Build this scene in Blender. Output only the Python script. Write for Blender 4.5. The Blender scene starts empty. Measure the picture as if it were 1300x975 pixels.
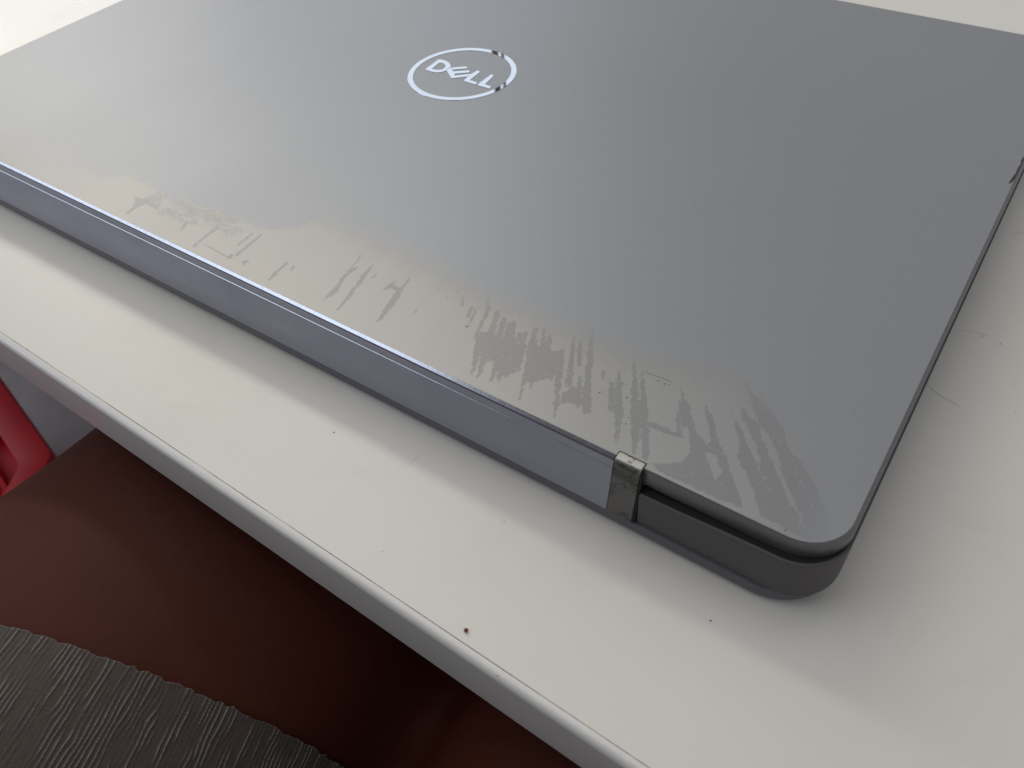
import bpy, bmesh, math, random
import numpy as np
from mathutils import Vector, Matrix

# ---------------------------------------------------------------- camera, light, exposure
S = bpy.context.scene
COL = S.collection
LID_Z = 0.639                       # height of the lid's top above the floor, metres
def W(x, y, z=0.0):                 # laptop frame in mm (x along hinge, y away, z from lid top) -> world metres
    return Vector((x/1000, y/1000, LID_Z + z/1000))

cam_d = bpy.data.cameras.new('camera')
cam = bpy.data.objects.new('camera', cam_d); COL.objects.link(cam)
cam_d.sensor_width = 36; cam_d.lens = 28.466
cam_d.clip_start = 0.01; cam_d.clip_end = 50
Rm = Matrix(((0.8242271932399855, -0.38199694189371414, 0.4180046295288919),
             (0.5633976083719245, 0.6273307764547328, -0.5376236897621772),
             (-0.05685656342526604, 0.678626873396974, 0.7322792485786527)))
cam.matrix_world = Matrix.Translation(W(0.58, -86.06, 123.77)) @ Rm.to_4x4()
cam_d.dof.use_dof = True
cam_d.dof.focus_distance = 0.20
cam_d.dof.aperture_fstop = 34
S.camera = cam

world = bpy.data.worlds.new('World'); S.world = world; world.use_nodes = True
bg = world.node_tree.nodes['Background']
bg.inputs[0].default_value = (0.95, 0.955, 1.0, 1); bg.inputs[1].default_value = 0.37

def polar(az, el, d, c=(-0.12, 0.05)):
    a, e = math.radians(az), math.radians(el)
    return Vector((c[0] + d*math.cos(e)*math.cos(a), c[1] + d*math.cos(e)*math.sin(a), LID_Z + d*math.sin(e)))
def area(name, az, el, d, w, h, power, color, c=(-0.12, 0.05)):
    l = bpy.data.lights.new(name, 'AREA'); l.shape = 'RECTANGLE'; l.size = w; l.size_y = h
    l.energy = power; l.color = color
    o = bpy.data.objects.new(name, l); COL.objects.link(o)
    p = polar(az, el, d, c); o.location = p
    o.rotation_euler = (p - Vector((c[0], c[1], LID_Z))).to_track_quat('Z', 'Y').to_euler()
    return o
# ceiling tube running parallel to the desk edge
tube = bpy.data.lights.new('ceiling_tube', 'AREA'); tube.shape = 'RECTANGLE'; tube.size = 0.9; tube.size_y = 0.10
tube.energy = 2.7; tube.color = (1.0, 0.92, 0.80)
tube_o = bpy.data.objects.new('ceiling_tube', tube); COL.objects.link(tube_o)
_t = Vector((-0.12, 0.03, LID_Z)); _p = _t + Vector((-0.78, 0.44, 0.68)); _z = (_p-_t).normalized()
_x = (Vector((1, 0, 0)) - _z*_z.x).normalized(); _y = _z.cross(_x)
tube_o.matrix_world = Matrix.Translation(_p) @ Matrix((_x, _y, _z)).transposed().to_4x4()
area('far_window', 132, 26, 2.6, 0.95, 1.0, 4.0, (0.84, 0.92, 1.0))
area('left_fill', 172, 66, 1.3, 1.3, 1.2, 4.3, (1.0, 0.965, 0.90))  # soft fill added from overhead left to lift the shadows
area('left_window', 156, 20, 2.3, 0.8, 0.7, 4.2, (1.0, 0.98, 0.97))
area('side_window', 222, 24, 2.4, 1.9, 0.9, 7.6, (0.72, 0.81, 1.0))

S.view_settings.view_transform = 'Standard'; S.view_settings.look = 'None'
S.view_settings.gamma = 1; S.view_settings.exposure = 0.0
S.render.engine = 'CYCLES'
S.cycles.max_bounces = 8

# ---------------------------------------------------------------- measured layout, mm in the laptop frame
TABLE_LINES = [([(0.9,69.0),(4.22,67.01),(9.7,65.6)],0.22),([(2.6,90.9),(5.81,91.99),(9.83,92.47)],0.22),([(-86.5,-10.67),(-86.61,-13.33)],0.12),([(5.4,137.2),(6.31,138.8),(7.2,138.1)],0.4)]
TABLE_SPECKS = [(-107.64,-15.42,0.25),(-15.18,-11.64,0.22),(16.08,94.62,0.12),(-60.3,-14.3,0.12),(-77.2,-33.5,0.12),(12.3,90.9,0.2),(8.1,91.5,0.2),(-42.6,-42.0,0.15),(20,70,0.1)]
CRUMB = (-52.5, -38.1)
CHIP = [(-0.9,128.4),(-0.75,131.5),(-0.42,134),(-0.5,137),(-0.25,139),(-0.55,141),(-0.3,144),(-0.5,147),(0.1,147),(0.1,137),(0.08,131.5),(-0.4,129)]
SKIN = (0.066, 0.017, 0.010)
HEM_A, HEM_B = -61.0, 0.38
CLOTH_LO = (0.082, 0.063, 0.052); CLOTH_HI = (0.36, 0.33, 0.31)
CRATE_C = (-588.0, 28.0); CRATE_E1 = (-0.977, 0.211); CRATE_Z = -400.0
DARK_STREAKS = [
[(-200.45,8.81),(-197.91,8.91),(-196.55,10.34),(-192.90,9.11),(-190.60,9.76),(-188.84,7.52),(-191.46,7.97),(-194.42,8.24),(-195.40,5.72),(-194.63,2.29),(-195.71,2.31),(-196.98,6.13)],
[(-169.07,11.84),(-168.48,6.85),(-167.81,1.96),(-167.02,1.69),(-167.43,6.48),(-167.96,11.44)],
[(-178.24,8.84),(-177.28,6.91),(-176.25,4.98),(-175.57,4.89),(-176.41,6.78),(-177.35,8.72)],
[(-158.30,13.86),(-158.16,11.03),(-157.94,8.22),(-157.28,7.97),(-157.46,10.77),(-157.72,13.64)],
[(-155.94,15.01),(-155.57,10.05),(-155.13,5.18),(-154.29,4.88),(-154.68,9.72),(-155.18,14.72)],
[(-155.02,3.21),(-155.32,4.05),(-155.71,4.93),(-156.35,5.07),(-156.23,4.26),(-156.02,3.43)],
[(-150.16,3.35),(-150.04,4.20),(-150.02,5.11),(-150.55,5.41),(-151.08,4.78),(-151.50,4.09)],
[(-141.65,9.83),(-141.27,6.18),(-140.81,2.58),(-140.04,2.34),(-140.40,5.90),(-140.86,9.56)],
[(-141.48,5.65),(-141.19,4.45),(-140.78,3.22),(-140.17,3.02),(-139.99,4.05),(-139.92,5.13)],
[(-138.91,9.68),(-138.87,8.91),(-138.75,8.12),(-137.81,7.87),(-138.02,8.68),(-138.31,9.51)],
[(-127.03,21.87),(-126.08,17.20),(-125.42,13.82),(-124.35,9.21),(-123.41,3.17),(-123.11,5.35),(-122.51,7.22),(-122.61,8.18),(-123.22,8.84),(-123.63,10.14),(-124.58,13.78),(-124.33,16.59),(-124.50,18.12),(-125.28,16.31),(-125.81,17.35),(-126.54,21.32)],
[(-122.09,20.34),(-121.57,16.61),(-120.17,10.64),(-118.20,2.58),(-117.60,3.17),(-118.62,8.51),(-119.40,11.09),(-119.64,13.54),(-120.65,15.56),(-120.89,18.07)],
[(-111.15,21.14),(-110.65,17.79),(-110.49,15.34),(-109.82,13.21),(-107.50,4.65),(-107.00,4.71),(-107.11,6.53),(-107.88,10.90),(-108.33,14.10),(-109.51,16.42),(-109.99,19.73)],
[(-113.62,16.82),(-113.25,13.70),(-112.46,15.44),(-110.49,15.34),(-110.55,16.31),(-111.88,16.55),(-112.24,16.08),(-113.08,18.43)],
[(-102.43,12.92),(-102.22,11.12),(-101.64,11.94)],
[(-99.15,21.15),(-98.96,20.09),(-98.72,19.02),(-98.10,18.93),(-98.42,20.01),(-98.81,21.10)],
[(-118.96,17.91),(-119.00,17.07),(-119.00,16.21),(-118.60,16.03),(-118.47,16.82),(-118.40,17.64)],
[(-102.34,21.36),(-102.19,20.94),(-101.98,20.52),(-101.50,20.48),(-101.58,20.90),(-101.72,21.32)],
[(-99.59,25.94),(-98.65,23.94),(-97.68,21.98),(-97.31,22.03),(-98.23,23.99),(-99.21,25.99)],
[(-85.56,14.19),(-83.82,14.80),(-80.62,14.62),(-79.53,15.69),(-78.42,17.62),(-74.95,14.72),(-73.19,12.54),(-70.93,9.18),(-71.82,7.09),(-72.29,5.66),(-73.87,5.85),(-77.23,8.11),(-78.70,7.22),(-80.54,8.11),(-82.63,8.46),(-84.29,11.58)],
[(-88.65,22.28),(-86.99,17.06),(-85.30,12.04),(-84.56,12.03),(-86.08,17.04),(-87.75,22.24)],
[(-82.83,8.99),(-81.02,5.69),(-79.16,2.52),(-78.77,2.61),(-80.10,5.91),(-81.56,9.28)],
[(-80.49,8.38),(-79.01,5.36),(-77.48,2.42),(-76.93,2.53),(-78.07,5.53),(-79.33,8.59)],
[(-77.19,8.37),(-75.90,5.77),(-74.55,3.25),(-74.01,3.36),(-74.96,5.96),(-76.03,8.60)],
[(-74.99,7.09),(-74.13,5.39),(-73.16,3.73),(-72.66,3.79),(-73.00,5.53),(-73.45,7.28)],
[(-86.29,21.84),(-84.43,17.32),(-82.49,12.99),(-80.92,13.28),(-82.95,17.58),(-85.19,22.02)],
[(-83.64,20.75),(-82.09,16.98),(-80.44,13.33),(-79.14,13.57),(-80.76,17.21),(-82.56,20.94)],
[(-81.53,19.70),(-80.56,17.54),(-79.50,15.45),(-78.29,15.86),(-79.47,17.91),(-80.79,19.95)],
[(-80.85,20.96),(-79.61,18.50),(-78.30,16.12),(-77.34,16.47),(-78.67,18.84),(-80.12,21.23)],
[(-77.65,18.62),(-77.07,17.11),(-76.40,15.65),(-75.50,15.87),(-76.21,17.32),(-77.01,18.77)],
[(-76.77,19.56),(-74.83,14.97),(-72.86,10.56),(-71.65,10.88),(-73.80,15.23),(-76.14,19.72)],
[(-92.16,20.09),(-91.44,18.29),(-90.66,16.52),(-89.94,16.58),(-90.65,18.36),(-91.44,20.15)],
[(-90.65,20.02),(-89.72,17.67),(-88.77,15.36),(-88.48,15.37),(-89.33,17.69),(-90.24,20.04)],
[(-95.57,21.63),(-94.68,20.09),(-93.75,18.59),(-93.23,18.75),(-94.07,20.28),(-94.98,21.81)],
[(-99.39,20.76),(-98.97,19.86),(-98.51,18.96),(-98.17,19.01),(-98.58,19.91),(-99.04,20.81)],
[(-91.31,26.05),(-90.07,23.57),(-88.77,21.15),(-88.08,21.31),(-89.29,23.75),(-90.60,26.22)],
[(-74.69,19.08),(-73.28,17.84),(-71.04,17.13),(-67.77,17.48),(-66.28,18.78),(-64.02,15.37),(-64.09,13.00),(-64.02,11.12),(-65.32,9.19),(-66.38,7.79),(-68.00,6.80),(-66.18,1.98),(-66.48,1.80),(-69.15,7.24),(-71.85,13.01)],
[(-75.73,21.59),(-74.14,17.58),(-72.45,13.73),(-70.75,14.19),(-72.63,17.98),(-74.72,21.85)],
[(-73.89,22.55),(-72.14,19.20),(-70.35,15.98),(-69.38,16.45),(-71.27,19.61),(-73.31,22.82)],
[(-71.54,21.45),(-70.37,18.86),(-69.14,16.36),(-68.12,16.75),(-69.48,19.20),(-70.95,21.67)],
[(-76.75,18.81),(-75.42,15.69),(-74.02,12.68),(-72.95,12.97),(-74.40,15.96),(-76.00,19.00)],
[(-67.75,8.15),(-66.95,6.83),(-66.10,5.55),(-65.78,5.69),(-66.40,7.06),(-67.09,8.43)],
[(-64.40,10.94),(-64.06,10.38),(-63.66,9.84),(-63.40,9.95),(-63.60,10.56),(-63.85,11.16)],
[(-66.97,18.85),(-65.09,14.83),(-63.16,11.00),(-61.97,11.49),(-63.98,15.28),(-66.17,19.17)],
[(-63.44,11.65),(-62.28,9.32),(-61.03,7.06),(-60.27,7.31),(-61.16,9.68),(-62.18,12.06)],
[(-61.07,7.43),(-59.43,4.40),(-57.77,1.48),(-57.56,1.55),(-58.75,4.64),(-60.05,7.79)],
[(-66.88,23.82),(-63.43,16.61),(-60.09,9.85),(-58.92,10.35),(-62.44,17.02),(-66.28,24.06)],
[(-64.88,22.92),(-63.00,19.58),(-61.10,16.38),(-60.51,16.69),(-62.25,19.98),(-64.11,23.32)],
[(-59.34,14.00),(-57.35,10.07),(-55.36,6.32),(-54.65,6.67),(-56.65,10.41),(-58.81,14.25)],
[(-63.74,25.71),(-60.52,19.15),(-57.35,12.99),(-56.20,13.52),(-59.37,19.67),(-62.84,26.11)],
[(-57.37,12.93),(-55.38,9.18),(-53.32,5.62),(-52.09,6.30),(-54.03,9.91),(-56.18,13.58)],
[(-53.02,15.94),(-51.14,12.30),(-49.24,8.81),(-48.49,9.22),(-50.31,12.74),(-52.28,16.34)],
[(-56.17,18.18),(-55.54,17.03),(-54.87,15.92),(-54.39,16.21),(-55.01,17.36),(-55.69,18.48)],
[(-65.21,29.91),(-64.28,27.52),(-63.29,25.20),(-62.35,25.53),(-63.49,27.79),(-64.73,30.07)],
[(-59.64,8.54),(-58.67,10.98),(-56.42,9.05),(-55.31,8.99),(-54.77,10.78),(-53.51,8.66),(-54.52,7.68),(-55.69,6.96),(-57.18,6.77),(-58.59,5.55)],
[(-53.28,19.78),(-51.57,16.07),(-49.82,12.53),(-48.68,13.18),(-50.67,16.58),(-52.81,20.04)],
[(-49.83,12.50),(-48.56,10.01),(-47.19,7.66),(-45.93,8.44),(-47.22,10.84),(-48.67,13.21)],
[(-47.21,7.75),(-45.52,4.76),(-43.79,1.90),(-43.57,2.00),(-44.68,5.15),(-45.91,8.35)],
[(-52.54,24.66),(-50.38,20.40),(-48.22,16.35),(-47.10,17.14),(-49.57,20.96),(-52.23,24.88)],
[(-48.21,16.39),(-45.70,11.55),(-43.16,7.00),(-41.78,7.89),(-44.31,12.44),(-47.10,17.10)],
[(-43.13,7.09),(-41.50,4.36),(-39.83,1.76),(-39.53,1.92),(-40.61,4.84),(-41.80,7.80)],
[(-48.99,21.92),(-47.24,18.45),(-45.48,15.13),(-44.58,15.75),(-46.55,18.92),(-48.66,22.15)],
[(-45.50,15.11),(-43.49,11.27),(-41.44,7.65),(-40.19,8.51),(-42.28,12.11),(-44.56,15.76)],
[(-41.41,7.66),(-39.41,4.45),(-37.38,1.42),(-36.78,1.84),(-38.42,5.15),(-40.22,8.50)],
[(-41.09,9.62),(-39.12,9.59),(-37.20,9.67),(-37.40,10.82),(-39.34,10.76),(-41.27,10.59)],
[(-37.19,9.67),(-35.33,9.92),(-33.50,10.25),(-33.58,10.70),(-35.49,10.80),(-37.41,10.82)],
[(-38.01,16.06),(-36.44,13.25),(-34.87,10.55),(-34.40,10.94),(-36.04,13.58),(-37.77,16.25)],
[(-41.62,24.61),(-38.44,19.62),(-35.33,15.40),(-33.48,12.29),(-32.18,10.32),(-31.04,8.32),(-30.84,6.22),(-31.59,4.44),(-33.63,2.95),(-36.09,1.64),(-33.74,0.93),(-30.05,0.67),(-25.39,0.87),(-21.51,0.85),(-18.72,1.39),(-15.04,1.52),(-11.38,1.49),(-8.36,1.10),(-4.95,1.38),(-2.59,3.25),(-2.34,5.66),(-4.20,7.76),(-5.76,9.73),(-9.11,13.33),(-11.84,15.86),(-15.43,18.44),(-20.65,24.43),(-26.34,28.27),(-26.72,26.04),(-22.44,20.96),(-27.30,22.75),(-24.61,18.46),(-29.92,21.14),(-29.68,17.69),(-33.08,19.21),(-29.13,12.21),(-34.29,16.05),(-38.65,20.75)],
[(-33.64,19.72),(-31.10,15.84),(-28.59,12.18),(-27.71,13.22),(-30.39,16.68),(-33.25,20.19)],
[(-38.87,18.65),(-37.01,15.66),(-35.12,12.84),(-34.19,13.85),(-36.22,16.51),(-38.40,19.17)],
[(-29.28,21.33),(-26.53,17.28),(-23.83,13.47),(-22.99,14.55),(-25.86,18.15),(-28.92,21.81)],
[(-27.43,23.11),(-24.66,19.44),(-21.92,16.04),(-20.94,17.68),(-23.93,20.68),(-27.11,23.67)],
[(-30.27,30.75),(-27.07,26.95),(-23.95,23.38),(-23.41,24.33),(-26.59,27.82),(-29.95,31.35)],
[(-23.97,23.40),(-21.26,19.90),(-18.58,16.65),(-17.82,17.84),(-20.52,21.07),(-23.39,24.31)],
[(-27.64,30.55),(-25.35,28.08),(-23.09,25.74),(-22.80,26.34),(-25.07,28.66),(-27.44,30.98)],
[(-23.09,25.74),(-20.68,22.87),(-18.29,20.22),(-17.53,21.79),(-20.10,24.09),(-22.80,26.35)]]
LIGHT_SLOTS = [
[(-28.73,9.43),(-26.70,10.05),(-23.79,6.70),(-23.75,4.14),(-24.10,3.92),(-25.83,6.20)],
[(-26.27,12.04),(-23.48,12.48),(-21.36,9.71),(-20.34,9.42),(-17.09,5.44),(-13.28,0.41),(-17.01,0.72),(-17.98,1.97),(-19.22,3.81),(-20.45,5.11),(-21.60,6.20),(-23.41,8.75),(-25.16,11.12)],
[(-23.95,16.73),(-23.02,16.97),(-21.40,15.05),(-18.64,11.71),(-16.93,9.72),(-15.54,8.18),(-13.17,5.28),(-13.88,5.70),(-15.23,7.19),(-17.18,9.26),(-18.89,11.25),(-20.65,13.28),(-22.52,15.00)],
[(-20.57,18.49),(-19.10,17.12),(-17.19,15.75),(-15.48,13.68),(-15.01,13.05),(-12.62,10.30),(-10.50,8.11),(-9.88,7.06),(-8.26,5.53),(-6.66,3.20),(-7.82,3.30),(-8.75,4.66),(-9.95,6.16),(-10.88,6.14),(-12.31,8.43),(-14.48,10.64),(-16.53,13.03),(-18.08,15.19)],
[(-17.51,18.75),(-16.56,18.05),(-14.59,16.42),(-12.38,14.08),(-10.13,11.56),(-6.94,8.05),(-7.32,7.95),(-8.47,9.38),(-10.12,10.98),(-12.63,13.61),(-14.77,16.31)],
[(-12.37,4.35),(-11.76,3.60),(-11.06,2.64),(-10.12,1.84),(-9.69,1.02),(-10.63,2.08),(-11.84,3.27)],
[(-13.28,0.41),(-11.30,0.14),(-9.27,0.74),(-6.73,0.45),(-8.60,0.07),(-12.93,0.07)],
[(-5.36,9.90),(-4.02,9.60),(-2.06,8.59),(-1.24,8.55),(-1.43,6.78),(-2.88,7.51),(-4.36,8.26)],
[(-33.89,22.41),(-29.69,22.50),(-23.90,14.99),(-22.90,11.60),(-24.89,10.36),(-27.61,13.16)],
[(-27.53,21.40),(-25.41,20.31),(-21.79,16.75),(-18.33,12.25),(-19.31,11.64),(-22.67,15.08)],
[(-23.22,21.66),(-20.25,19.53),(-16.33,15.67),(-15.05,13.22),(-17.21,14.03),(-20.83,18.26)],
[(-19.13,20.68),(-15.45,17.32),(-14.59,16.31),(-17.62,18.88)],
[(-37.57,21.41),(-34.83,21.83),(-28.75,12.45),(-28.97,11.18),(-31.89,12.81),(-34.55,15.89)]]
MOTTLED = [
[(-194.35,10.26),(-193.00,11.70),(-192.74,13.18),(-185.90,11.79),(-180.17,11.20),(-179.55,7.77),(-185.66,7.42),(-188.97,6.81)],
[(-197.54,11.12),(-196.43,14.46),(-188.72,14.13),(-183.35,13.89),(-177.94,14.39),(-173.23,14.54),(-167.71,15.18),(-165.22,12.92),(-169.96,10.81),(-174.73,8.68),(-180.44,7.26),(-187.61,6.94),(-194.60,8.80)],
[(-178.98,13.15),(-172.47,16.87),(-165.06,17.95),(-162.59,15.65),(-167.93,11.97),(-174.15,9.01)],
[(-169.96,10.81),(-166.11,11.19),(-162.92,14.24),(-160.90,12.38),(-162.70,8.96),(-166.28,10.49)]]
SPECKS = [(-88.62,14.07,0.29),(-88.27,14.80,0.14),(-88.97,14.21,0.14),(-87.35,12.61,0.10),(-88.96,15.17,0.10),(-44.70,21.26,0.19),(-43.19,21.20,0.22),(-42.34,21.38,0.14),(-41.87,22.26,0.08),(-44.06,22.33,0.05),(-50.48,16.84,0.19),(-49.74,17.04,0.14),(-52.27,17.00,0.14),(-53.40,12.19,0.25),(-52.71,12.74,0.16),(-47.93,13.87,0.22),(-45.08,9.43,0.16),(-44.76,7.70,0.19),(-9.44,0.90,0.17),(-44.31,21.66,0.05),(-43.30,22.58,0.05)]
HAIRLINES = [[(-165.98,3.82),(-163.51,3.92),(-160.50,3.71),(-157.45,3.43),(-154.92,3.39)],[(-48.73,22.09),(-47.01,22.26),(-44.68,22.38),(-42.07,22.48)]]
WEAR_LINE = [(-268.3,9.34,15.57),(-243.7,9.91,11.93),(-223.9,9.78,3.60),(-218.2,11.10,1.78),(-209.1,15.27,1.31),(-196.9,13.99,1.24),(-180.8,14.50,1.16),(-167.5,16.71,1.48),(-154.9,17.57,1.06),(-149.2,22.02,1.40),(-147.5,26.17,2.83),(-134.8,27.58,6.67),(-116.1,27.24,7.96),(-99.6,24.81,7.32),(-83.3,24.15,7.82),(-68.7,24.40,8.31),(-52.7,24.04,8.19),(-36.2,27.37,9.49),(-25.9,27.28,9.88),(-8.9,15.98,5.38),(-1.8,10.22,2.53)]
LETTERS = {'D':[(-174.61,106.92),(-174.77,110.69),(-174.93,114.53),(-173.69,114.93),(-171.64,114.77),(-169.89,113.98),(-168.28,112.64),(-167.73,111.48),(-167.76,110.04),(-167.96,108.98),(-168.51,107.74),(-169.76,106.76),(-171.57,106.47),(-173.85,106.60)],
'Dh':[(-172.75,108.13),(-173.00,110.41),(-173.25,112.70),(-172.12,113.06),(-170.94,112.70),(-169.84,111.82),(-169.40,110.85),(-169.33,109.45),(-170.15,108.55),(-171.45,108.10)],
'Esp':[(-167.90,109.63),(-167.94,111.76),(-166.33,110.74),(-165.35,109.84),(-164.02,108.84),(-163.00,107.93),(-162.43,106.32),(-162.99,105.98)],
'E1':[(-167.51,111.70),(-163.57,114.86),(-162.72,114.26),(-162.56,113.77),(-166.35,110.73)],
'E2':[(-165.35,109.84),(-161.24,112.99),(-160.38,112.49),(-160.22,111.78),(-164.05,108.82)],
'E3':[(-163.00,107.93),(-158.94,111.37),(-158.87,109.45),(-162.43,106.32)],
'L1':[(-158.65,114.35),(-157.32,113.96),(-157.15,113.11),(-156.92,107.81),(-153.66,107.48),(-153.47,106.23),(-158.39,106.34),(-158.69,107.56),(-158.94,111.37)],
'L2':[(-152.99,114.27),(-151.68,113.94),(-150.91,107.81),(-148.17,107.47),(-148.04,106.12),(-152.71,106.18),(-152.99,107.39)]}

# ---------------------------------------------------------------- helpers
def node_mat(name, base, rough=0.5, metal=0.0, spec=0.5, coat=0.0, coat_rough=0.1):
    m = bpy.data.materials.new(name); m.use_nodes = True
    b = m.node_tree.nodes['Principled BSDF']
    b.inputs['Base Color'].default_value = (*base, 1); b.inputs['Roughness'].default_value = rough
    b.inputs['Metallic'].default_value = metal; b.inputs['Specular IOR Level'].default_value = spec
    b.inputs['Coat Weight'].default_value = coat; b.inputs['Coat Roughness'].default_value = coat_rough
    return m, m.node_tree, b
def N(nt, t, **kw):
    n = nt.nodes.new(t)
    for k, v in kw.items(): setattr(n, k, v)
    return n
def noise(nt, vec, scale, detail=3, rough=0.6, dist=0.0):
    n = N(nt, 'ShaderNodeTexNoise'); n.inputs['Scale'].default_value = scale
    n.inputs['Detail'].default_value = detail; n.inputs['Roughness'].default_value = rough
    n.inputs['Distortion'].default_value = dist
    nt.links.new(vec, n.inputs['Vector']); return n.outputs['Fac']
def mapping(nt, vec, scale=(1,1,1), rot=(0,0,0)):
    m = N(nt, 'ShaderNodeMapping'); m.inputs['Scale'].default_value = scale; m.inputs['Rotation'].default_value = rot
    nt.links.new(vec, m.inputs['Vector']); return m.outputs[0]
def ramp(nt, fac, a, b, va=0.0, vb=1.0, smooth=True):
    m = N(nt, 'ShaderNodeMapRange'); m.clamp = True
    if smooth: m.interpolation_type = 'SMOOTHSTEP'
    m.inputs[1].default_value = a; m.inputs[2].default_value = b
    m.inputs[3].default_value = va; m.inputs[4].default_value = vb
    nt.links.new(fac, m.inputs[0]); return m.outputs[0]
def math_n(nt, op, a, b=None):
    m = N(nt, 'ShaderNodeMath', operation=op)
    for i, v in enumerate((a, b)):
        if v is None: continue
        if isinstance(v, (int, float)): m.inputs[i].default_value = v
        else: nt.links.new(v, m.inputs[i])
    return m.outputs[0]
def mix(nt, fac, a, b):
    m = N(nt, 'ShaderNodeMix', data_type='RGBA')
    if isinstance(fac, (int, float)): m.inputs[0].default_value = fac
    else: nt.links.new(fac, m.inputs[0])
    for i, v in ((6, a), (7, b)):
        if isinstance(v, tuple): m.inputs[i].default_value = (*v, 1)
        else: nt.links.new(v, m.inputs[i])
    return m.outputs[2]
def bump(nt, b, h, strength, dist):
    n = N(nt, 'ShaderNodeBump'); n.inputs['Strength'].default_value = strength
    n.inputs['Distance'].default_value = dist
    nt.links.new(h, n.inputs['Height']); nt.links.new(n.outputs[0], b.inputs['Normal'])
def objco(nt): return N(nt, 'ShaderNodeTexCoord').outputs['Object']
def attr(nt, name): 
    a = N(nt, 'ShaderNodeAttribute'); a.attribute_name = name; return a.outputs['Fac']

def thing(name, label, cat, loc, rotz=0.0, group=None):
    o = bpy.data.objects.new(name, None); COL.objects.link(o)
    o.empty_display_size = 0.02
    o.location = loc; o.rotation_euler = (0, 0, rotz); o['label'] = label; o['category'] = cat
    if group: o['group'] = group
    return o
def wmat(o):
    m = Matrix.Identity(4)
    while o:
        m = Matrix.Translation(o.location) @ o.rotation_euler.to_matrix().to_4x4() @ m; o = o.parent
    return m
def mk(name, verts, faces, mat, parent=None, world=True, smooth=None, label=None, kind=None):
    """verts in world metres (or local if world=False); linked as one mesh object"""
    me = bpy.data.meshes.new(name)
    v = np.asarray([tuple(a) for a in verts] if not isinstance(verts, np.ndarray) else verts, dtype=float)
    if parent is not None and world:
        inv = np.array(wmat(parent).inverted())
        v = v @ inv[:3, :3].T + inv[:3, 3]
    off = v.min(axis=0)*0.5 + v.max(axis=0)*0.5
    off[2] = v[:, 2].min()
    v = v - off
    me.from_pydata(v.tolist(), [], faces if isinstance(faces, list) else faces.tolist())
    me.materials.append(mat); me.update()
    o = bpy.data.objects.new(name, me); COL.objects.link(o)
    o.parent = parent; o.location = off
    if smooth is not None:
        me.shade_smooth(); me.set_sharp_from_angle(angle=math.radians(smooth))
    if label: o['label'] = label
    if kind: o['kind'] = kind
    return o
def mm(v):
    a = np.asarray(v, dtype=float)/1000.0; a[:, 2] += LID_Z; return a
def fix_normals(o):
    b = bmesh.new(); b.from_mesh(o.data); bmesh.ops.recalc_face_normals(b, faces=b.faces); b.to_mesh(o.data); b.free()
def extrude_profile(prof, x0, x1, nx=1, warp=None):
    """closed (y,z) profile swept along x, mm"""
    n = len(prof); vs = []; fs = []
    for i in range(nx+1):
        x = x0 + (x1-x0)*i/nx
        for (y, z) in prof: vs.append((x, y, z))
    for i in range(nx):
        for j in range(n):
            k = (j+1) % n
            fs.append((i*n+j, (i+1)*n+j, (i+1)*n+k, i*n+k))
    fs.append(tuple(range(n))); fs.append(tuple(reversed(range(nx*n, nx*n+n))))
    return vs, fs
def prism(poly, z0, z1):
    n = len(poly)
    vs = [(x, y, z0) for x, y in poly] + [(x, y, z1) for x, y in poly]
    fs = [tuple(range(n, 2*n)), tuple(reversed(range(n)))] + [(i, (i+1) % n, n+(i+1) % n, n+i) for i in range(n)]
    return vs, fs
def boxv(x0, x1, y0, y1, z0, z1):
    return [(x0,y0,z0),(x1,y0,z0),(x1,y1,z0),(x0,y1,z0),(x0,y0,z1),(x1,y0,z1),(x1,y1,z1),(x0,y1,z1)], \
           [(0,3,2,1),(4,5,6,7),(0,1,5,4),(1,2,6,5),(2,3,7,6),(3,0,4,7)]
def bevel(o, w, seg=2):
    m = o.modifiers.new('bevel', 'BEVEL'); m.width = w; m.segments = seg; m.limit_method = 'ANGLE'
rng = np.random.default_rng(7)
_tab = rng.random((512, 512))
def vnoise(x, y):
    xi = np.floor(x).astype(int); yi = np.floor(y).astype(int); fx = x-xi; fy = y-yi
    fx = fx*fx*(3-2*fx); fy = fy*fy*(3-2*fy)
    g = lambda a, b: _tab[a % 512, b % 512]
    return (g(xi,yi)*(1-fx)+g(xi+1,yi)*fx)*(1-fy) + (g(xi,yi+1)*(1-fx)+g(xi+1,yi+1)*fx)*fy

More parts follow.
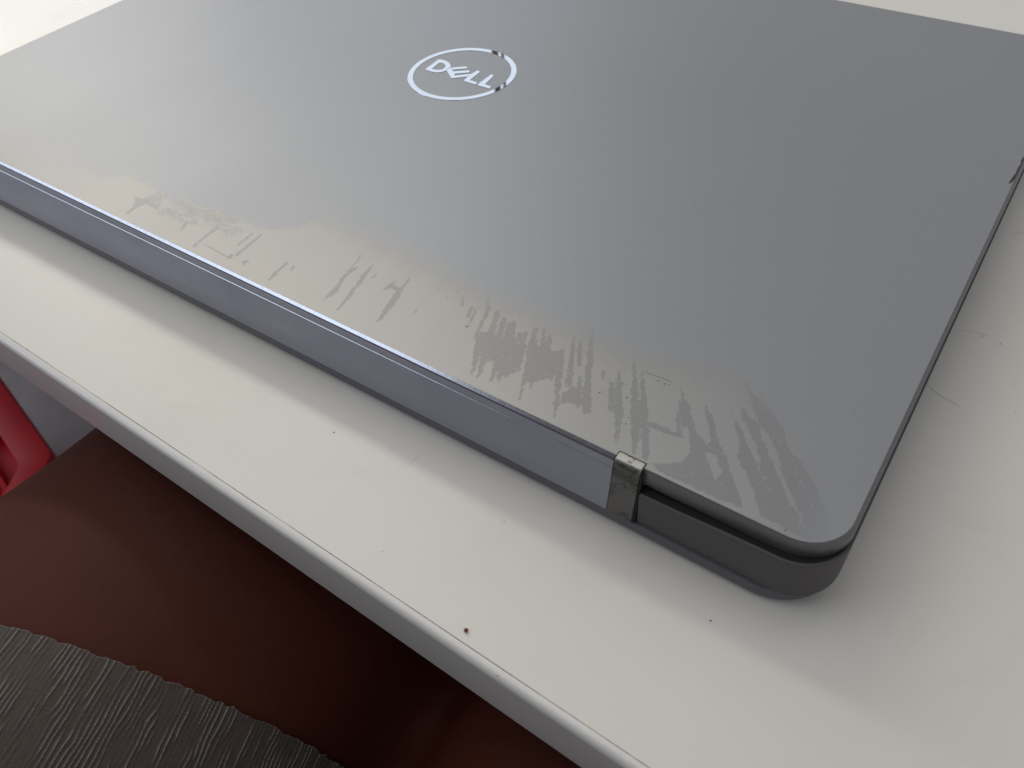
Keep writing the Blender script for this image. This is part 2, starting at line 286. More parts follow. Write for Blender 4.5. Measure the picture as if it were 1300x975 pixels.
# ---------------------------------------------------------------- materials
# lid paint: metallic grey lacquer, rubbed pale along the hinge edge
def lid_material():
    m, nt, b = node_mat('lid_paint', (0.3, 0.31, 0.32), 0.42, 0.28)
    co = objco(nt)
    fine = noise(nt, co, 2600, 2, 0.7); mid = noise(nt, co, 700, 5, 0.78); big = noise(nt, co, 9, 3, 0.5)
    wear = attr(nt, 'wear'); st = attr(nt, 'streak'); mo = attr(nt, 'mottle')
    # speckled border of the rubbed zone
    w = math_n(nt, 'ADD', wear, math_n(nt, 'MULTIPLY', math_n(nt, 'SUBTRACT', mid, 0.5), 0.9))
    w = math_n(nt, 'MULTIPLY', math_n(nt, 'MULTIPLY', ramp(nt, w, 0.05, 1.0), ramp(nt, wear, 0.0, 0.25)), attr(nt, 'fade'))
    # leftover paint streaks (signed distance in mm, negative inside)
    edge = math_n(nt, 'MULTIPLY', math_n(nt, 'SUBTRACT', noise(nt, mapping(nt, co, (1, 0.13, 1), (0, 0, -0.12)), 1500, 3, 0.7), 0.5), 1.0)
    edge = math_n(nt, 'ADD', edge, math_n(nt, 'MULTIPLY', math_n(nt, 'SUBTRACT', noise(nt, co, 1500, 3, 0.7), 0.5), 0.6))
    s = ramp(nt, math_n(nt, 'ADD', st, edge), 0.0, 0.16, 1.0, 0.0)
    holes = ramp(nt, noise(nt, co, 1100, 2, 0.6), 0.62, 0.68)
    s = math_n(nt, 'MULTIPLY', s, math_n(nt, 'SUBTRACT', 1.0, math_n(nt, 'MULTIPLY', holes, 0.7)))
    mot = math_n(nt, 'MULTIPLY', ramp(nt, math_n(nt, 'SUBTRACT', math_n(nt, 'ADD', math_n(nt, 'MULTIPLY', noise(nt, mapping(nt, co, (1, 1.6, 1), (0, 0, 0.5)), 210, 3, 0.6), 0.5), math_n(nt, 'MULTIPLY', noise(nt, co, 1500, 5, 0.8), 0.5)), math_n(nt, 'MULTIPLY', mo, 0.0)), 0.47, 0.56, 1.0, 0.0), ramp(nt, mo, -0.8, 1.2, 0.75, 0.0))
    keep = math_n(nt, 'SUBTRACT', 1.0, math_n(nt, 'MAXIMUM', s, mot))
    f = math_n(nt, 'MULTIPLY', w, keep)
    base = mix(nt, ramp(nt, big, 0.3, 0.7), LID_A, LID_B)
    base = mix(nt, math_n(nt, 'MULTIPLY', ramp(nt, fine, 0.3, 0.72), 0.6), base, LID_C)
    wm = attr(nt, 'warm')
    base = mix(nt, math_n(nt, 'MULTIPLY', ramp(nt, w, 0.0, 0.6), 0.9), base, mix(nt, wm, (0.242, 0.247, 0.252), (0.250, 0.248, 0.238)))
    col = mix(nt, f, base, mix(nt, wm, (0.345, 0.350, 0.352), WORN))
    nt.links.new(col, b.inputs['Base Color'])
    r = ramp(nt, f, 0, 1, 0.44, 0.42, False)
    smear = noise(nt, mapping(nt, co, (1, 0.35, 1), (0, 0, 0.6)), 22, 4, 0.6)
    r = math_n(nt, 'ADD', r, math_n(nt, 'MULTIPLY', math_n(nt, 'SUBTRACT', smear, 0.5), 0.06))
    nt.links.new(r, b.inputs['Roughness'])
    bump(nt, b, fine, 0.10, 0.0002)
    return m
LID_A = (0.252, 0.268, 0.291); LID_B = (0.268, 0.280, 0.297); LID_C = (0.33, 0.34, 0.35); WORN = (0.365, 0.360, 0.338)
M_lid = lid_material()
def simple(name, c, r, metal=0, spec=0.5, grain=None, coat=0.0, var=0.15):
    m, nt, b = node_mat(name, c, r, metal, spec, coat)
    co = objco(nt)
    n1 = noise(nt, co, 12, 4); n2 = noise(nt, co, grain or 1500, 2)
    f = math_n(nt, 'ADD', math_n(nt, 'MULTIPLY', n1, 0.6), math_n(nt, 'MULTIPLY', n2, 0.4))
    lo = tuple(x*(1-var) for x in c); hi = tuple(min(1, x*(1+var)) for x in c)
    nt.links.new(mix(nt, ramp(nt, f, 0.3, 0.7), lo, hi), b.inputs['Base Color'])
    nt.links.new(ramp(nt, n1, 0.3, 0.7, r*0.9, r*1.1), b.inputs['Roughness'])
    bump(nt, b, n2, 0.06, 0.0002)
    return m
M_edge = simple('lid_edge_metal', (0.17, 0.165, 0.175), 0.38, 0.5)
M_chamfer = simple('polished_chamfer', (0.62, 0.64, 0.68), 0.22, 0.9, grain=700)
M_cover = simple('hinge_cover_metal', (0.325, 0.335, 0.40), 0.42, 0.4, var=0.04)
M_base = simple('base_metal', (0.092, 0.087, 0.088), 0.6, 0.1, var=0.06)
M_logo, _nt, _b = node_mat('logo_silver', (0.42, 0.445, 0.485), 0.05, 1.0)
_n = noise(_nt, objco(_nt), 900, 3); _nt.links.new(ramp(_nt, _n, 0.3, 0.7, 0.0, 0.004), _b.inputs['Roughness'])
_nt = M_cover.node_tree; _b = _nt.nodes['Principled BSDF']
_sm = noise(_nt, mapping(_nt, objco(_nt), (0.35, 1, 1)), 60, 5, 0.65, 0.5)
_nt.links.new(ramp(_nt, _sm, 0.3, 0.7, 0.34, 0.52), _b.inputs['Roughness'])
M_bottom = simple('bottom_metal', (0.135, 0.135, 0.16), 0.5, 0.3, var=0.04)
M_black = simple('black_rubber', (0.012, 0.012, 0.013), 0.7)
def bracket_material():
    m, nt, b = node_mat('scratched_gunmetal', (0.12, 0.12, 0.12), 0.28, 0.8)
    co = objco(nt)
    n = noise(nt, mapping(nt, co, (1, 1, 2.2)), 420, 5, 0.75, 1.0)
    scr = ramp(nt, math_n(nt, 'ABSOLUTE', math_n(nt, 'SUBTRACT', n, 0.5)), 0.008, 0.028, 1.0, 0.0)
    zz = N(nt, 'ShaderNodeSeparateXYZ'); nt.links.new(co, zz.inputs[0])
    scr = math_n(nt, 'MULTIPLY', scr, ramp(nt, noise(nt, co, 260, 2), 0.50, 0.56))
    n2 = noise(nt, mapping(nt, co, (1.5, 1.5, 4)), 260, 4, 0.7, 2.0)
    wob = math_n(nt, 'ADD', zz.outputs[2], math_n(nt, 'MULTIPLY', math_n(nt, 'SUBTRACT', n2, 0.5), 0.0022))
    band = math_n(nt, 'MULTIPLY', ramp(nt, wob, 0.0098, 0.0107), ramp(nt, wob, 0.0123, 0.0134, 1.0, 0.0))
    dark = math_n(nt, 'MAXIMUM', math_n(nt, 'MULTIPLY', band, 0.6), ramp(nt, n2, 0.24, 0.27, 1.0, 0.0))
    c = mix(nt, ramp(nt, wob, 0.0138, 0.0146), (0.16, 0.16, 0.157), (0.40, 0.395, 0.375))
    c = mix(nt, dark, c, (0.06, 0.06, 0.062))
    c = mix(nt, math_n(nt, 'MULTIPLY', scr, 0.9), c, (0.01, 0.01, 0.01))
    nt.links.new(c, b.inputs['Base Color'])
    nt.links.new(ramp(nt, n, 0.3, 0.7, 0.38, 0.46), b.inputs['Roughness'])
    bump(nt, b, n, 0.12, 0.0003)
    return m
M_bracket = bracket_material()

# ---------------------------------------------------------------- floor
def floor_mat():
    m, nt, b = node_mat('pale_floor', (0.5, 0.48, 0.48), 0.35)
    co = objco(nt); n = noise(nt, co, 6, 5, 0.65); n2 = noise(nt, co, 60, 3)
    c = mix(nt, ramp(nt, n, 0.3, 0.7), (0.44, 0.415, 0.425), (0.60, 0.575, 0.58))
    c = mix(nt, math_n(nt, 'MULTIPLY', n2, 0.2), c, (0.4, 0.38, 0.37))
    nt.links.new(c, b.inputs['Base Color']); return m
v, f = boxv(-4, 3, -3, 4, -0.05, 0)
fl = mk('floor', v, f, floor_mat()); fl['kind'] = 'structure'

# ---------------------------------------------------------------- desk
DESK_ROT = -0.0180
desk = thing('desk', 'white laminate desk with pale edging under the closed laptop', 'desk', (0.0, -0.0433, 0.0), DESK_ROT)
DZ = LID_Z - 0.019
def desk_mat(name='white_laminate', base=(0.775, 0.762, 0.715), rough=0.30):
    m, nt, b = node_mat(name, base, rough)
    co = objco(nt)
    n = noise(nt, co, 7, 5, 0.6); n2 = noise(nt, co, 90, 4, 0.7); n3 = noise(nt, co, 1600, 2)
    c = mix(nt, ramp(nt, n, 0.35, 0.7), base, tuple(x*0.97 for x in base[:2]) + (base[2]*0.94,))
    c = mix(nt, math_n(nt, 'MULTIPLY', ramp(nt, noise(nt, co, 26, 5, 0.72, 0.8), 0.48, 0.72), 0.16), c, (0.55, 0.53, 0.48))
    nt.links.new(c, b.inputs['Base Color'])
    nt.links.new(ramp(nt, n, 0.3, 0.7, rough*0.9, rough*1.15), b.inputs['Roughness'])
    bump(nt, b, n3, 0.10, 0.0002)
    return m
M_desk = desk_mat(); M_band = desk_mat('white_edge_band', (0.76, 0.755, 0.74), 0.15)
v, f = boxv(-1.30, 0.62, 0.00215, 0.65, DZ-0.016, DZ)
mk('tabletop', [(a, b, c) for a, b, c in v], f, M_desk, desk, world=False)
prof = [(2.0, -0.02), (1.6, -0.02)]
for k in range(7):
    a = math.radians(90 + 90*k/6); prof.append((1.5 + 1.5*math.cos(a), -1.52 + 1.5*math.sin(a)))
prof += [(0.0, -15.6), (0.3, -15.9), (2.0, -15.9)]
nx = 240; vs = []; 
for i in range(nx+1):
    x = -1300 + 1920*i/nx
    wob = 0.05*(vnoise(np.array([x/14.0]), np.array([3.0]))[0]-0.5)
    for (y, z) in prof: vs.append((x/1000, (y + (wob if y < 1.9 else 0))/1000, DZ + z/1000))
n_ = len(prof); fs = []
for i in range(nx):
    for j in range(n_):
        k = (j+1) % n_; fs.append((i*n_+j, i*n_+k, (i+1)*n_+k, (i+1)*n_+j))
fs += [tuple(range(n_)), tuple(reversed(range(nx*n_, nx*n_+n_)))]
eb = mk('edge_band', vs, fs, M_band, desk, world=False, smooth=35); fix_normals(eb)
# dirt line in the joint between top and edging
m, nt, b = node_mat('joint_dirt', (0.1, 0.09, 0.08), 0.8)
co = objco(nt); d = ramp(nt, noise(nt, co, 45, 5, 0.75), 0.38, 0.56)
nt.links.new(mix(nt, d, (0.55, 0.53, 0.49), (0.07, 0.06, 0.05)), b.inputs['Base Color'])
v, f = boxv(-1.30, 0.62, 0.0020, 0.00215, DZ-0.015, DZ-0.00006)
mk('joint_line', v, f, m, desk, world=False)
M_leg = simple('white_steel', (0.6, 0.6, 0.6), 0.4)
for lx in (-1.28, 0.58):
    v, f = boxv(lx, lx+0.02, 0.03, 0.598, 0, DZ-0.017); mk('blocking_side_panel', v, f, M_leg, desk, world=False)  # unseen sides added to carry the desk and keep light from under it
v, f = boxv(-1.28, 0.60, 0.60, 0.616, 0.01, DZ-0.017); mk('blocking_back_panel', v, f, M_leg, desk, world=False)  # unseen panel added to block light reaching under the desk
# scuffs and specks on the laminate: flat marks of the desk
M_scuff = simple('grey_scuff', (0.58, 0.57, 0.53), 0.5)
M_speck = simple('dark_speck', (0.13, 0.10, 0.085), 0.7)
def strip(pts, w, z):
    vs = []; fs = []
    p = np.array(pts, float); n = len(p)
    t = np.gradient(p, axis=0); t /= np.linalg.norm(t, axis=1)[:, None]
    q = np.stack([-t[:, 1], t[:, 0]], 1)
    for i in range(n):
        ww = w*(0.25 + 0.75*math.sin(math.pi*(i+0.5)/n))/2
        vs += [(*(p[i]+q[i]*ww), z), (*(p[i]-q[i]*ww), z)]
    for i in range(n-1): fs.append((2*i, 2*i+1, 2*i+3, 2*i+2))
    return vs, fs
def blob(x, y, r, z, seed=0, n=9):
    rr = random.Random(seed*7+3)
    vs = [(x + r*rr.uniform(.6, 1.25)*math.cos(2*math.pi*k/n), y + r*rr.uniform(.6, 1.25)*math.sin(2*math.pi*k/n), z) for k in range(n)]
    return vs, [tuple(range(n))]
def join_parts(lst):
    V = []; F = []
    for v, f in lst:
        o = len(V); V += list(v); F += [tuple(i+o for i in q) for q in f]
    return V, F
ZT = -19 + 0.03
v, f = join_parts([strip(L_, w_, ZT) for L_, w_ in TABLE_LINES])
mk('scuff_mark', mm(v), f, M_scuff, desk, kind='stuff')
v, f = join_parts([blob(x, y, r, ZT, i) for i, (x, y, r) in enumerate(TABLE_SPECKS)])
mk('table_speck', mm(v), f, M_speck, desk, kind='stuff')
# crumb
b_ = bmesh.new(); bmesh.ops.create_icosphere(b_, subdivisions=2, radius=0.00045)
for q in b_.verts:
    q.co *= 0.75 + 0.5*random.Random(int(q.co.x*1e7) ^ int(q.co.y*1e7)).random(); q.co.z *= 0.7
me = bpy.data.meshes.new('crumb'); b_.to_mesh(me); b_.free()
lo = min(q.co.z for q in me.vertices)
for q in me.vertices: q.co.z -= lo
me.materials.append(simple('red_brown_crumb', (0.16, 0.045, 0.03), 0.6))
cr = bpy.data.objects.new('crumb', me); COL.objects.link(cr); cr.location = W(CRUMB[0], CRUMB[1], -19)
cr['label'] = 'tiny reddish brown crumb lying near the front edge of the white desk'; cr['category'] = 'crumb'

# ---------------------------------------------------------------- laptop
LW, LD, RAD = 321.0, 217.0, 9.0
laptop = thing('laptop', 'closed grey laptop with round logo, lid paint rubbed off along the hinge edge', 'laptop', W(-LW/2, LD/2, -19))

def seg_sdf(P, poly):
    """signed distance (mm) of points to polygon, negative inside"""
    poly = np.asarray(poly); d = np.full(len(P), 1e9); inside = np.zeros(len(P), bool)
    n = len(poly)
    for i in range(n):
        a = poly[i]; b = poly[(i+1) % n]; e = b-a
        L = e@e
        if L < 1e-9: continue
        t = np.clip(((P-a)@e)/L, 0, 1)
        q = P-a-t[:, None]*e; d = np.minimum(d, np.hypot(q[:, 0], q[:, 1]))
        if a[1] != b[1]:
            c = (a[1] > P[:, 1]) != (b[1] > P[:, 1])
            xi = a[0] + (P[:, 1]-a[1])*(b[0]-a[0])/(b[1]-a[1])
            inside ^= c & (P[:, 0] < xi)
    return np.where(inside, -d, d)
def union_sdf(P, polys, cap=3.0):
    out = np.full(len(P), cap)
    for poly in polys:
        q = np.asarray(poly); lo = q.min(0)-cap; hi = q.max(0)+cap
        m = (P[:, 0] > lo[0]) & (P[:, 0] < hi[0]) & (P[:, 1] > lo[1]) & (P[:, 1] < hi[1])
        if m.any(): out[m] = np.minimum(out[m], seg_sdf(P[m], q))
    return out

def build_lid():
    ys = [RAD*(1-math.cos(math.radians(a))) for a in np.arange(0, 90, 2.5)]
    ys = sorted(set([round(y, 4) for y in ys] + [round(y, 4) for y in np.arange(0.3, 42, 0.3)]))
    yy = [ys[0]]
    for y in ys[1:]:
        if y - yy[-1] > 0.1 or y < 0.2: yy.append(y)
    y = 42.0
    yy += list(np.arange(43, LD-RAD, 3.0)) + [LD-RAD*(1-math.cos(math.radians(a))) for a in np.arange(90, -1, -6)]
    yy = np.array(yy)
    xu = np.concatenate([np.linspace(0, 0.24, 60, endpoint=False), np.linspace(0.24, 1, 800)])
    def half(y):
        d = np.where(y < RAD, RAD-y, np.where(y > LD-RAD, y-(LD-RAD), 0))
        return RAD - np.sqrt(np.maximum(0, RAD*RAD-d*d))
    ins = half(yy)
    X = -LW+ins[:, None] + (LW-2*ins)[:, None]*xu[None, :]
    Y = np.repeat(yy[:, None], len(xu), 1)
    nr, nc = X.shape
    top = np.stack([X.ravel(), Y.ravel(), np.zeros(nr*nc)], 1)
    idx = np.arange(nr*nc).reshape(nr, nc)
    F = np.stack([idx[:-1, :-1], idx[:-1, 1:], idx[1:, 1:], idx[1:, :-1]], -1).reshape(-1, 4)
    loop = np.concatenate([idx[0, :], idx[1:, -1], idx[-1, -2::-1], idx[-2:0:-1, 0]])
    lp = top[loop][:, :2]
    c = np.stack([np.clip(lp[:, 0], -LW+RAD, -RAD), np.clip(lp[:, 1], RAD, LD-RAD)], 1)
    nrm = lp-c; nrm /= np.linalg.norm(nrm, axis=1)[:, None]
    prof = [(0.03, -0.01), (0.60, -0.58), (0.78, -0.90), (0.85, -3.7), (0.6, -3.85)]
    V = [top]; rings = [loop]; n = len(loop); off = len(top)
    hinge = (lp[:, 0] < -37) & (lp[:, 0] > -284) & (nrm[:, 1] < -0.9)
    wr = np.clip((-nrm[:, 1]-0.25)/0.7, 0, 1); wr = wr*wr*(3-2*wr)
    side_p = [(0.03, -0.01), (0.24, -0.22), (0.80, -1.1), (0.85, -3.7), (0.6, -3.85)]
    rear_p = [(0.03, -0.01), (0.22, -0.20), (0.30, -0.9), (0.34, -4.45), (0.1, -4.6)]
    for q_, (o, z) in enumerate(prof):
        oo = np.where(hinge, o, side_p[q_][0]*(1-wr)+rear_p[q_][0]*wr); zz = np.where(hinge, z, side_p[q_][1]*(1-wr)+rear_p[q_][1]*wr)
        V.append(np.column_stack([lp+nrm*oo[:, None], zz])); rings.append(np.arange(off, off+n)); off += n
    V = np.concatenate(V)
    Fs = []
    for a, b in zip(rings[:-1], rings[1:]):
        Fs.append(np.stack([a, b, np.roll(b, -1), np.roll(a, -1)], 1))
    nside = sum(len(a) for a in Fs)
    faces = np.concatenate([F] + Fs).tolist()
    faces.append(rings[-1][::-1].tolist())
    o = mk('lid', mm(V), faces, M_lid, laptop, smooth=15)
    me = o.data
    me.materials.append(M_chamfer); me.materials.append(M_edge)
    mi = np.zeros(len(me.polygons), np.int32); mi[len(F):] = 2
    rear = (nrm[:, 1] < -0.95) & (lp[:, 0] < -37) & (lp[:, 0] > -284)
    mi[len(F)+n:len(F)+2*n][rear] = 1
    me.polygons.foreach_set('material_index', mi)
    P = V[:, :2]
    wl = np.array(WEAR_LINE)
    Yh = np.interp(P[:, 0], wl[:, 0], wl[:, 1]) + np.interp(P[:, 0], [-70, -30, -18, 0], [0, 3, 2, 0]) + 1.6*(vnoise(P[:, 0]/2.2, P[:, 1]*0+7)-0.5) + 1.2*(vnoise(P[:, 0]/0.8, P[:, 1]/0.8)-0.5); sf = np.interp(P[:, 0], wl[:, 0], wl[:, 2])
    t = (Yh-P[:, 1])/(2.5*sf) + 0.5
    t = np.clip(t, 0, 1); wear = t*t*(3-2*t)
    near = P[:, 1] < 45
    st = np.full(len(P), 3.0); mo = np.full(len(P), 3.0)
    Q = P[near]
    warp = np.stack([vnoise(Q[:, 0]*1.3, Q[:, 1]*1.3), vnoise(Q[:, 0]*1.3+40, Q[:, 1]*1.3+9)], 1)-0.5
    Q = Q + warp*0.5
    s = union_sdf(Q, DARK_STREAKS)
    l = union_sdf(Q, LIGHT_SLOTS)
    st[near] = np.maximum(s, -l)
    mo[near] = union_sdf(Q, MOTTLED)
    fade = np.interp(P[:, 0], [-250, -200, -100, -40, -15, -9, -3], [0.4, 0.62, 0.9, 0.85, 0.72, 0.5, 0.2])*(1-0.25*np.clip(P[:, 1]/28, 0, 1))
    st = np.where((P[:, 1] > 14) , st + 0.12*(P[:, 1]-14)/10, st)
    warm = np.interp(P[:, 0], [-75, -15], [1.0, 0.0])
    for nme, a in (('warm', warm), ('fade', fade), ('wear', wear), ('streak', st), ('mottle', mo)):
        at = me.attributes.new(nme, 'FLOAT', 'POINT'); at.data.foreach_set('value', a.astype(np.float32))
    return o
lid = build_lid()

# dark specks, hair scratches and the chipped corner on the lid
v, f = join_parts([blob(x, y, r, 0.02, i+50, 8) for i, (x, y, r) in enumerate(SPECKS)])
mk('paint_speck', mm(v), f, M_speck, lid, kind='stuff')
M_hair = simple('hair_scratch', (0.16, 0.15, 0.14), 0.5)
v, f = join_parts([strip(h, 0.16, 0.02) for h in HAIRLINES])
mk('hair_scratch', mm(v), f, M_hair, lid, kind='stuff')
v, f = prism(CHIP, -0.05, 0.03)
v2, f2 = boxv(0.3, 0.9, 128.5, 152, -1.2, -0.5)
mk('paint_chip', mm(v), f, simple('bare_dark_chip', (0.03, 0.026, 0.03), 0.5), lid, label='dark chipped patch of lid paint')

# logo: ring and four letters
cx, cy, r0 = -162.09, 110.51, 17.95
n = 128; v = []; f = []
for k in range(n):
    a = 2*math.pi*k/n
    for (r, z) in ((r0, 0.01), (r0-0.1, 0.12), (r0-1.85, 0.12), (r0-1.95, 0.01)): v.append((cx+r*math.cos(a), cy+r*math.sin(a), z))
for k in range(n):
    j = (k+1) % n
    for q in range(3): f.append((4*k+q, 4*j+q, 4*j+q+1, 4*k+q+1))
mk('logo_ring', mm(v), f, M_logo, lid, smooth=30)
def letter(name, outlines):
    V = []; F = []
    for z, poly in enumerate(outlines):
        a, b = prism(poly, 0.01, 0.12+0.003*z)
        F += [tuple(i+len(V) for i in q) for q in b]; V += a
    o = mk(name, mm(V), F, M_logo, lid); fix_normals(o); return o
# letter D with its counter: bridge two outlines of different length through a resampled loop
def resample(poly, n, start):
    p = np.array(poly+[poly[0]], float); s = np.r_[0, np.cumsum(np.linalg.norm(np.diff(p, axis=0), axis=1))]
    t = np.linspace(0, s[-1], n, endpoint=False)
    q = np.stack([np.interp(t, s, p[:, 0]), np.interp(t, s, p[:, 1])], 1)
    k = np.argmin(np.linalg.norm(q-np.array(start), axis=1)); return np.roll(q, -k, axis=0)
nD = 56
def match(outer, inner, n):
    O = resample(outer, n, outer[0]); c = np.array(inner).mean(0); ip = np.array(inner+[inner[0]])
    res = []
    for a in O:      # nearest point on the inner outline
        best = None
        for i in range(len(ip)-1):
            e = ip[i+1]-ip[i]; t = np.clip(((a-ip[i])@e)/(e@e), 0, 1); q = ip[i]+t*e; d = np.linalg.norm(a-q)
            if best is None or d < best[0]: best = (d, q)
        res.append(best[1])
    return O, np.array(res)
O_, I_ = match(LETTERS['D'], LETTERS['Dh'], nD)
v = [(*a, 0.12) for a in O_] + [(*a, 0.12) for a in I_] + [(*a, 0.0) for a in O_] + [(*a, 0.0) for a in I_]
f = []
for k in range(nD):
    j = (k+1) % nD
    f += [(k, nD+k, nD+j, j), (k, j, 2*nD+j, 2*nD+k), (nD+k, 3*nD+k, 3*nD+j, nD+j)]
o = mk('letter_d', mm(v), f, M_logo, lid); fix_normals(o)
letter('letter_e', [LETTERS['Esp'], LETTERS['E1'], LETTERS['E2'], LETTERS['E3']])
letter('letter_l', [LETTERS['L1']]); letter('letter_l', [LETTERS['L2']])

# base: upper frame with the recess for the hinge, and the bottom cover
def rrect(x0, x1, y0, y1, R, n=18):
    pts = []
    for cx_, cy_, a0 in ((x1-R, y0+R, -90), (x1-R, y1-R, 0), (x0+R, y1-R, 90), (x0+R, y0+R, 180)):
        for a in np.linspace(a0, a0+90, n+1):
            c, s_ = math.cos(math.radians(a)), math.sin(math.radians(a)); pts.append((cx_+R*c, cy_+R*s_, c, s_))
    return pts
BX0, BX1, BY0, BY1, BR = -LW-1.25, 1.25, -2.45, LD+0.9, 10.2
def ring_stack(pts, prof, name, mats, parent, cap_mat=0):
    pts = np.array(pts); n = len(pts); V = []; F = []
    for o_, z in prof:
        z = z(pts) if callable(z) else np.full(n, z)
        V.append(np.column_stack([pts[:, 0]+pts[:, 2]*o_, pts[:, 1]+pts[:, 3]*o_, z]))
    V = np.concatenate(V)
    for r in range(len(prof)-1):
        for k in range(n):
            j = (k+1) % n; F.append((r*n+k, r*n+n+k, r*n+n+j, r*n+j))
    F.append(tuple(range(n))); F.append(tuple(reversed(range((len(prof)-1)*n, len(prof)*n))))
    o = mk(name, mm(V), F, mats[0], parent, smooth=30)
    for m_ in mats[1:]: o.data.materials.append(m_)
    if len(mats) > 1: o.data.polygons[len(F)-2].material_index = 1
    fix_normals(o); return o
pts = rrect(BX0, BX1, BY0, BY1, BR)
pts = [(p[0], p[1], p[2], p[3]) for p in pts]
mid = []
for i, p in enumerate(pts):                      # rim points along the two sides where it rises to meet the lid
    mid.append(p); q = pts[(i+1) % len(pts)]
    if abs(q[1]-p[1]) > 100:
        ts = [0.004, 0.012, 0.03]
        for t in (ts if q[1] > p[1] else [1-t for t in reversed(ts)]): mid.append((p[0], p[1]+(q[1]-p[1])*t, p[2], 0.0))
ext = [(-284.9-k, BY0, 0, -1) for k in (24, 16, 8)]; ext2 = [(-35.95+k, BY0, 0, -1) for k in (8, 16, 24)]
notch = ext + [(-284.9, BY0, 0, -1), (-284.9, 3.0, 0, 0), (-35.95, 3.0, 0, 0), (-35.95, BY0, 0, -1)] + ext2
pts = mid + notch
def rim(P, d=0.0):
    e = np.minimum(-P[:, 0], P[:, 0]+LW); t = np.where(P[:, 1] > 8, 1.0, np.clip((36-e)/27, 0, 1)); t = t*t*(3-2*t); return -5.45 + 1.35*t - d
M_deck_shade = simple('deck_gap_shade', (0.006, 0.006, 0.006), 0.8)  # near-black deck face: shade of the gap under the lid put into colour
base = ring_stack(pts, [(-0.55, lambda P: rim(P)), (-0.06, lambda P: rim(P, 0.07)), (0.0, lambda P: rim(P, 0.28)), (0.06, -10.0), (0.0, -14.7)], 'base', [M_base, M_deck_shade], laptop)
pts = [p for p in rrect(BX0+0.2, BX1-0.2, BY0-0.55, BY1, 12.6)]
ring_stack(pts, [(-0.12, -14.72), (0.0, -14.9), (-0.08, -16.8), (-0.40, -18.0), (-1.2, -18.5)], 'bottom_cover', [M_bottom], laptop)

# hinge cover with the fine seam under the lid edge
cprof = [(-0.95, -3.03), (-1.02, -2.88), (-1.15, -2.99), (-2.2, -9.0), (-3.2, -14.1), (-3.05, -14.65), (2.4, -14.65), (2.4, -4.3), (-0.95, -4.0)]
v, f = extrude_profile(cprof, -277.6, -42.55, 60)
hc = mk('hinge_cover', mm(v), f, M_cover, laptop, smooth=30); hc.data.materials.append(M_chamfer)
for i_ in range(60): hc.data.polygons[i_*len(cprof)+1].material_index = 1
fix_normals(hc)
lp_ = [(-0.82, -0.92), (-0.90, -1.0), (-1.06, -2.86), (-0.87, -2.86), (-0.87, -1.0)]
v, f = extrude_profile(lp_, -277.6, -42.55, 60)
ls = mk('edge_strip', mm(v), f, M_cover, lid, smooth=20); fix_normals(ls)
for x0, x1 in ((-284.2, -278.7), (-42.3, -36.75)):
    bp = [(1.0, 0.03), (0.95, 0.13), (-0.2, 0.13), (-0.75, 0.02), (-1.15, -0.35), (-1.42, -1.0), (-1.55, -2.2), (-2.55, -9.0), (-3.5, -14.0), (-3.2, -14.66), (0.8, -14.66), (0.8, -4.2), (-0.95, -4.1), (-0.95, -0.9), (1.0, -0.1)]
    v, f = extrude_profile(bp, x0, x1, 8)
    hb = mk('hinge_bracket', mm(v), f, M_bracket, laptop, smooth=28); fix_normals(hb); bevel(hb, 0.00012)
    gp = [(1.22, 0.02), (-0.3, 0.04), (-0.9, -0.2), (-1.2, -1.0), (-1.35, -2.2), (-2.3, -9.0), (-3.2, -14.0), (-2.9, -14.6), (1.5, -14.6), (1.5, -4.3), (-0.95, -4.2), (-0.95, -0.9), (1.22, -0.1)]
    v, f = extrude_profile(gp, x0-0.22, x1+0.55, 1)
    for k in range(len(gp)):                     # the joint is narrow on the lid's top and wide against the base
        if gp[k][1] > -1.5: v[len(gp)+k] = (x1+0.22, v[len(gp)+k][1], v[len(gp)+k][2])
    g = mk('bracket_gap', mm(v), f, M_black, hb); fix_normals(g)
# rubber feet
for fx in (-296, -25):
    for fy in (16, 198):
        n = 24; v = []; 
        for z, s in ((-19.0, 0.95), (-18.85, 1), (-18.3, 1)):
            for k in range(n):
                a = 2*math.pi*k/n; v.append((fx+s*9*math.cos(a), fy+s*5*math.sin(a), z))
        f = [(r*n+k, r*n+(k+1) % n, (r+1)*n+(k+1) % n, (r+1)*n+k) for r in range(2) for k in range(n)] + [tuple(reversed(range(n))), tuple(range(2*n, 3*n))]
        mk('rubber_foot', mm(v), f, M_black, laptop, smooth=40)

# ---------------------------------------------------------------- seated person (lap and legs) and shorts
person = thing('person', 'seated person in grey crinkled shorts with bare brown thighs under the desk', 'person', W(-77, -200, -639))
def loft(rings, n=40, cap=True):
    """rings: (cx,cy,cz, ax,ay,az(tangent), rw, rh); returns mm verts"""
    V = []; F = []
    for (c, t, rw, rh) in rings:
        t = Vector(t).normalized(); s = Vector((1, 0, 0)); u = s.cross(t).normalized(); 
        if abs(t.z) > 0.7: u = s.cross(t).normalized()
        for k in range(n):
            a = 2*math.pi*k/n
            p = Vector(c) + s*(rw*math.cos(a)) + u*(rh*math.sin(a)); V.append(tuple(p))
    for r in range(len(rings)-1):
        for k in range(n):
            j = (k+1) % n; F.append((r*n+k, r*n+j, (r+1)*n+j, (r+1)*n+k))
    F.append(tuple(reversed(range(n)))); F.append(tuple(range((len(rings)-1)*n, len(rings)*n)))
    return V, F
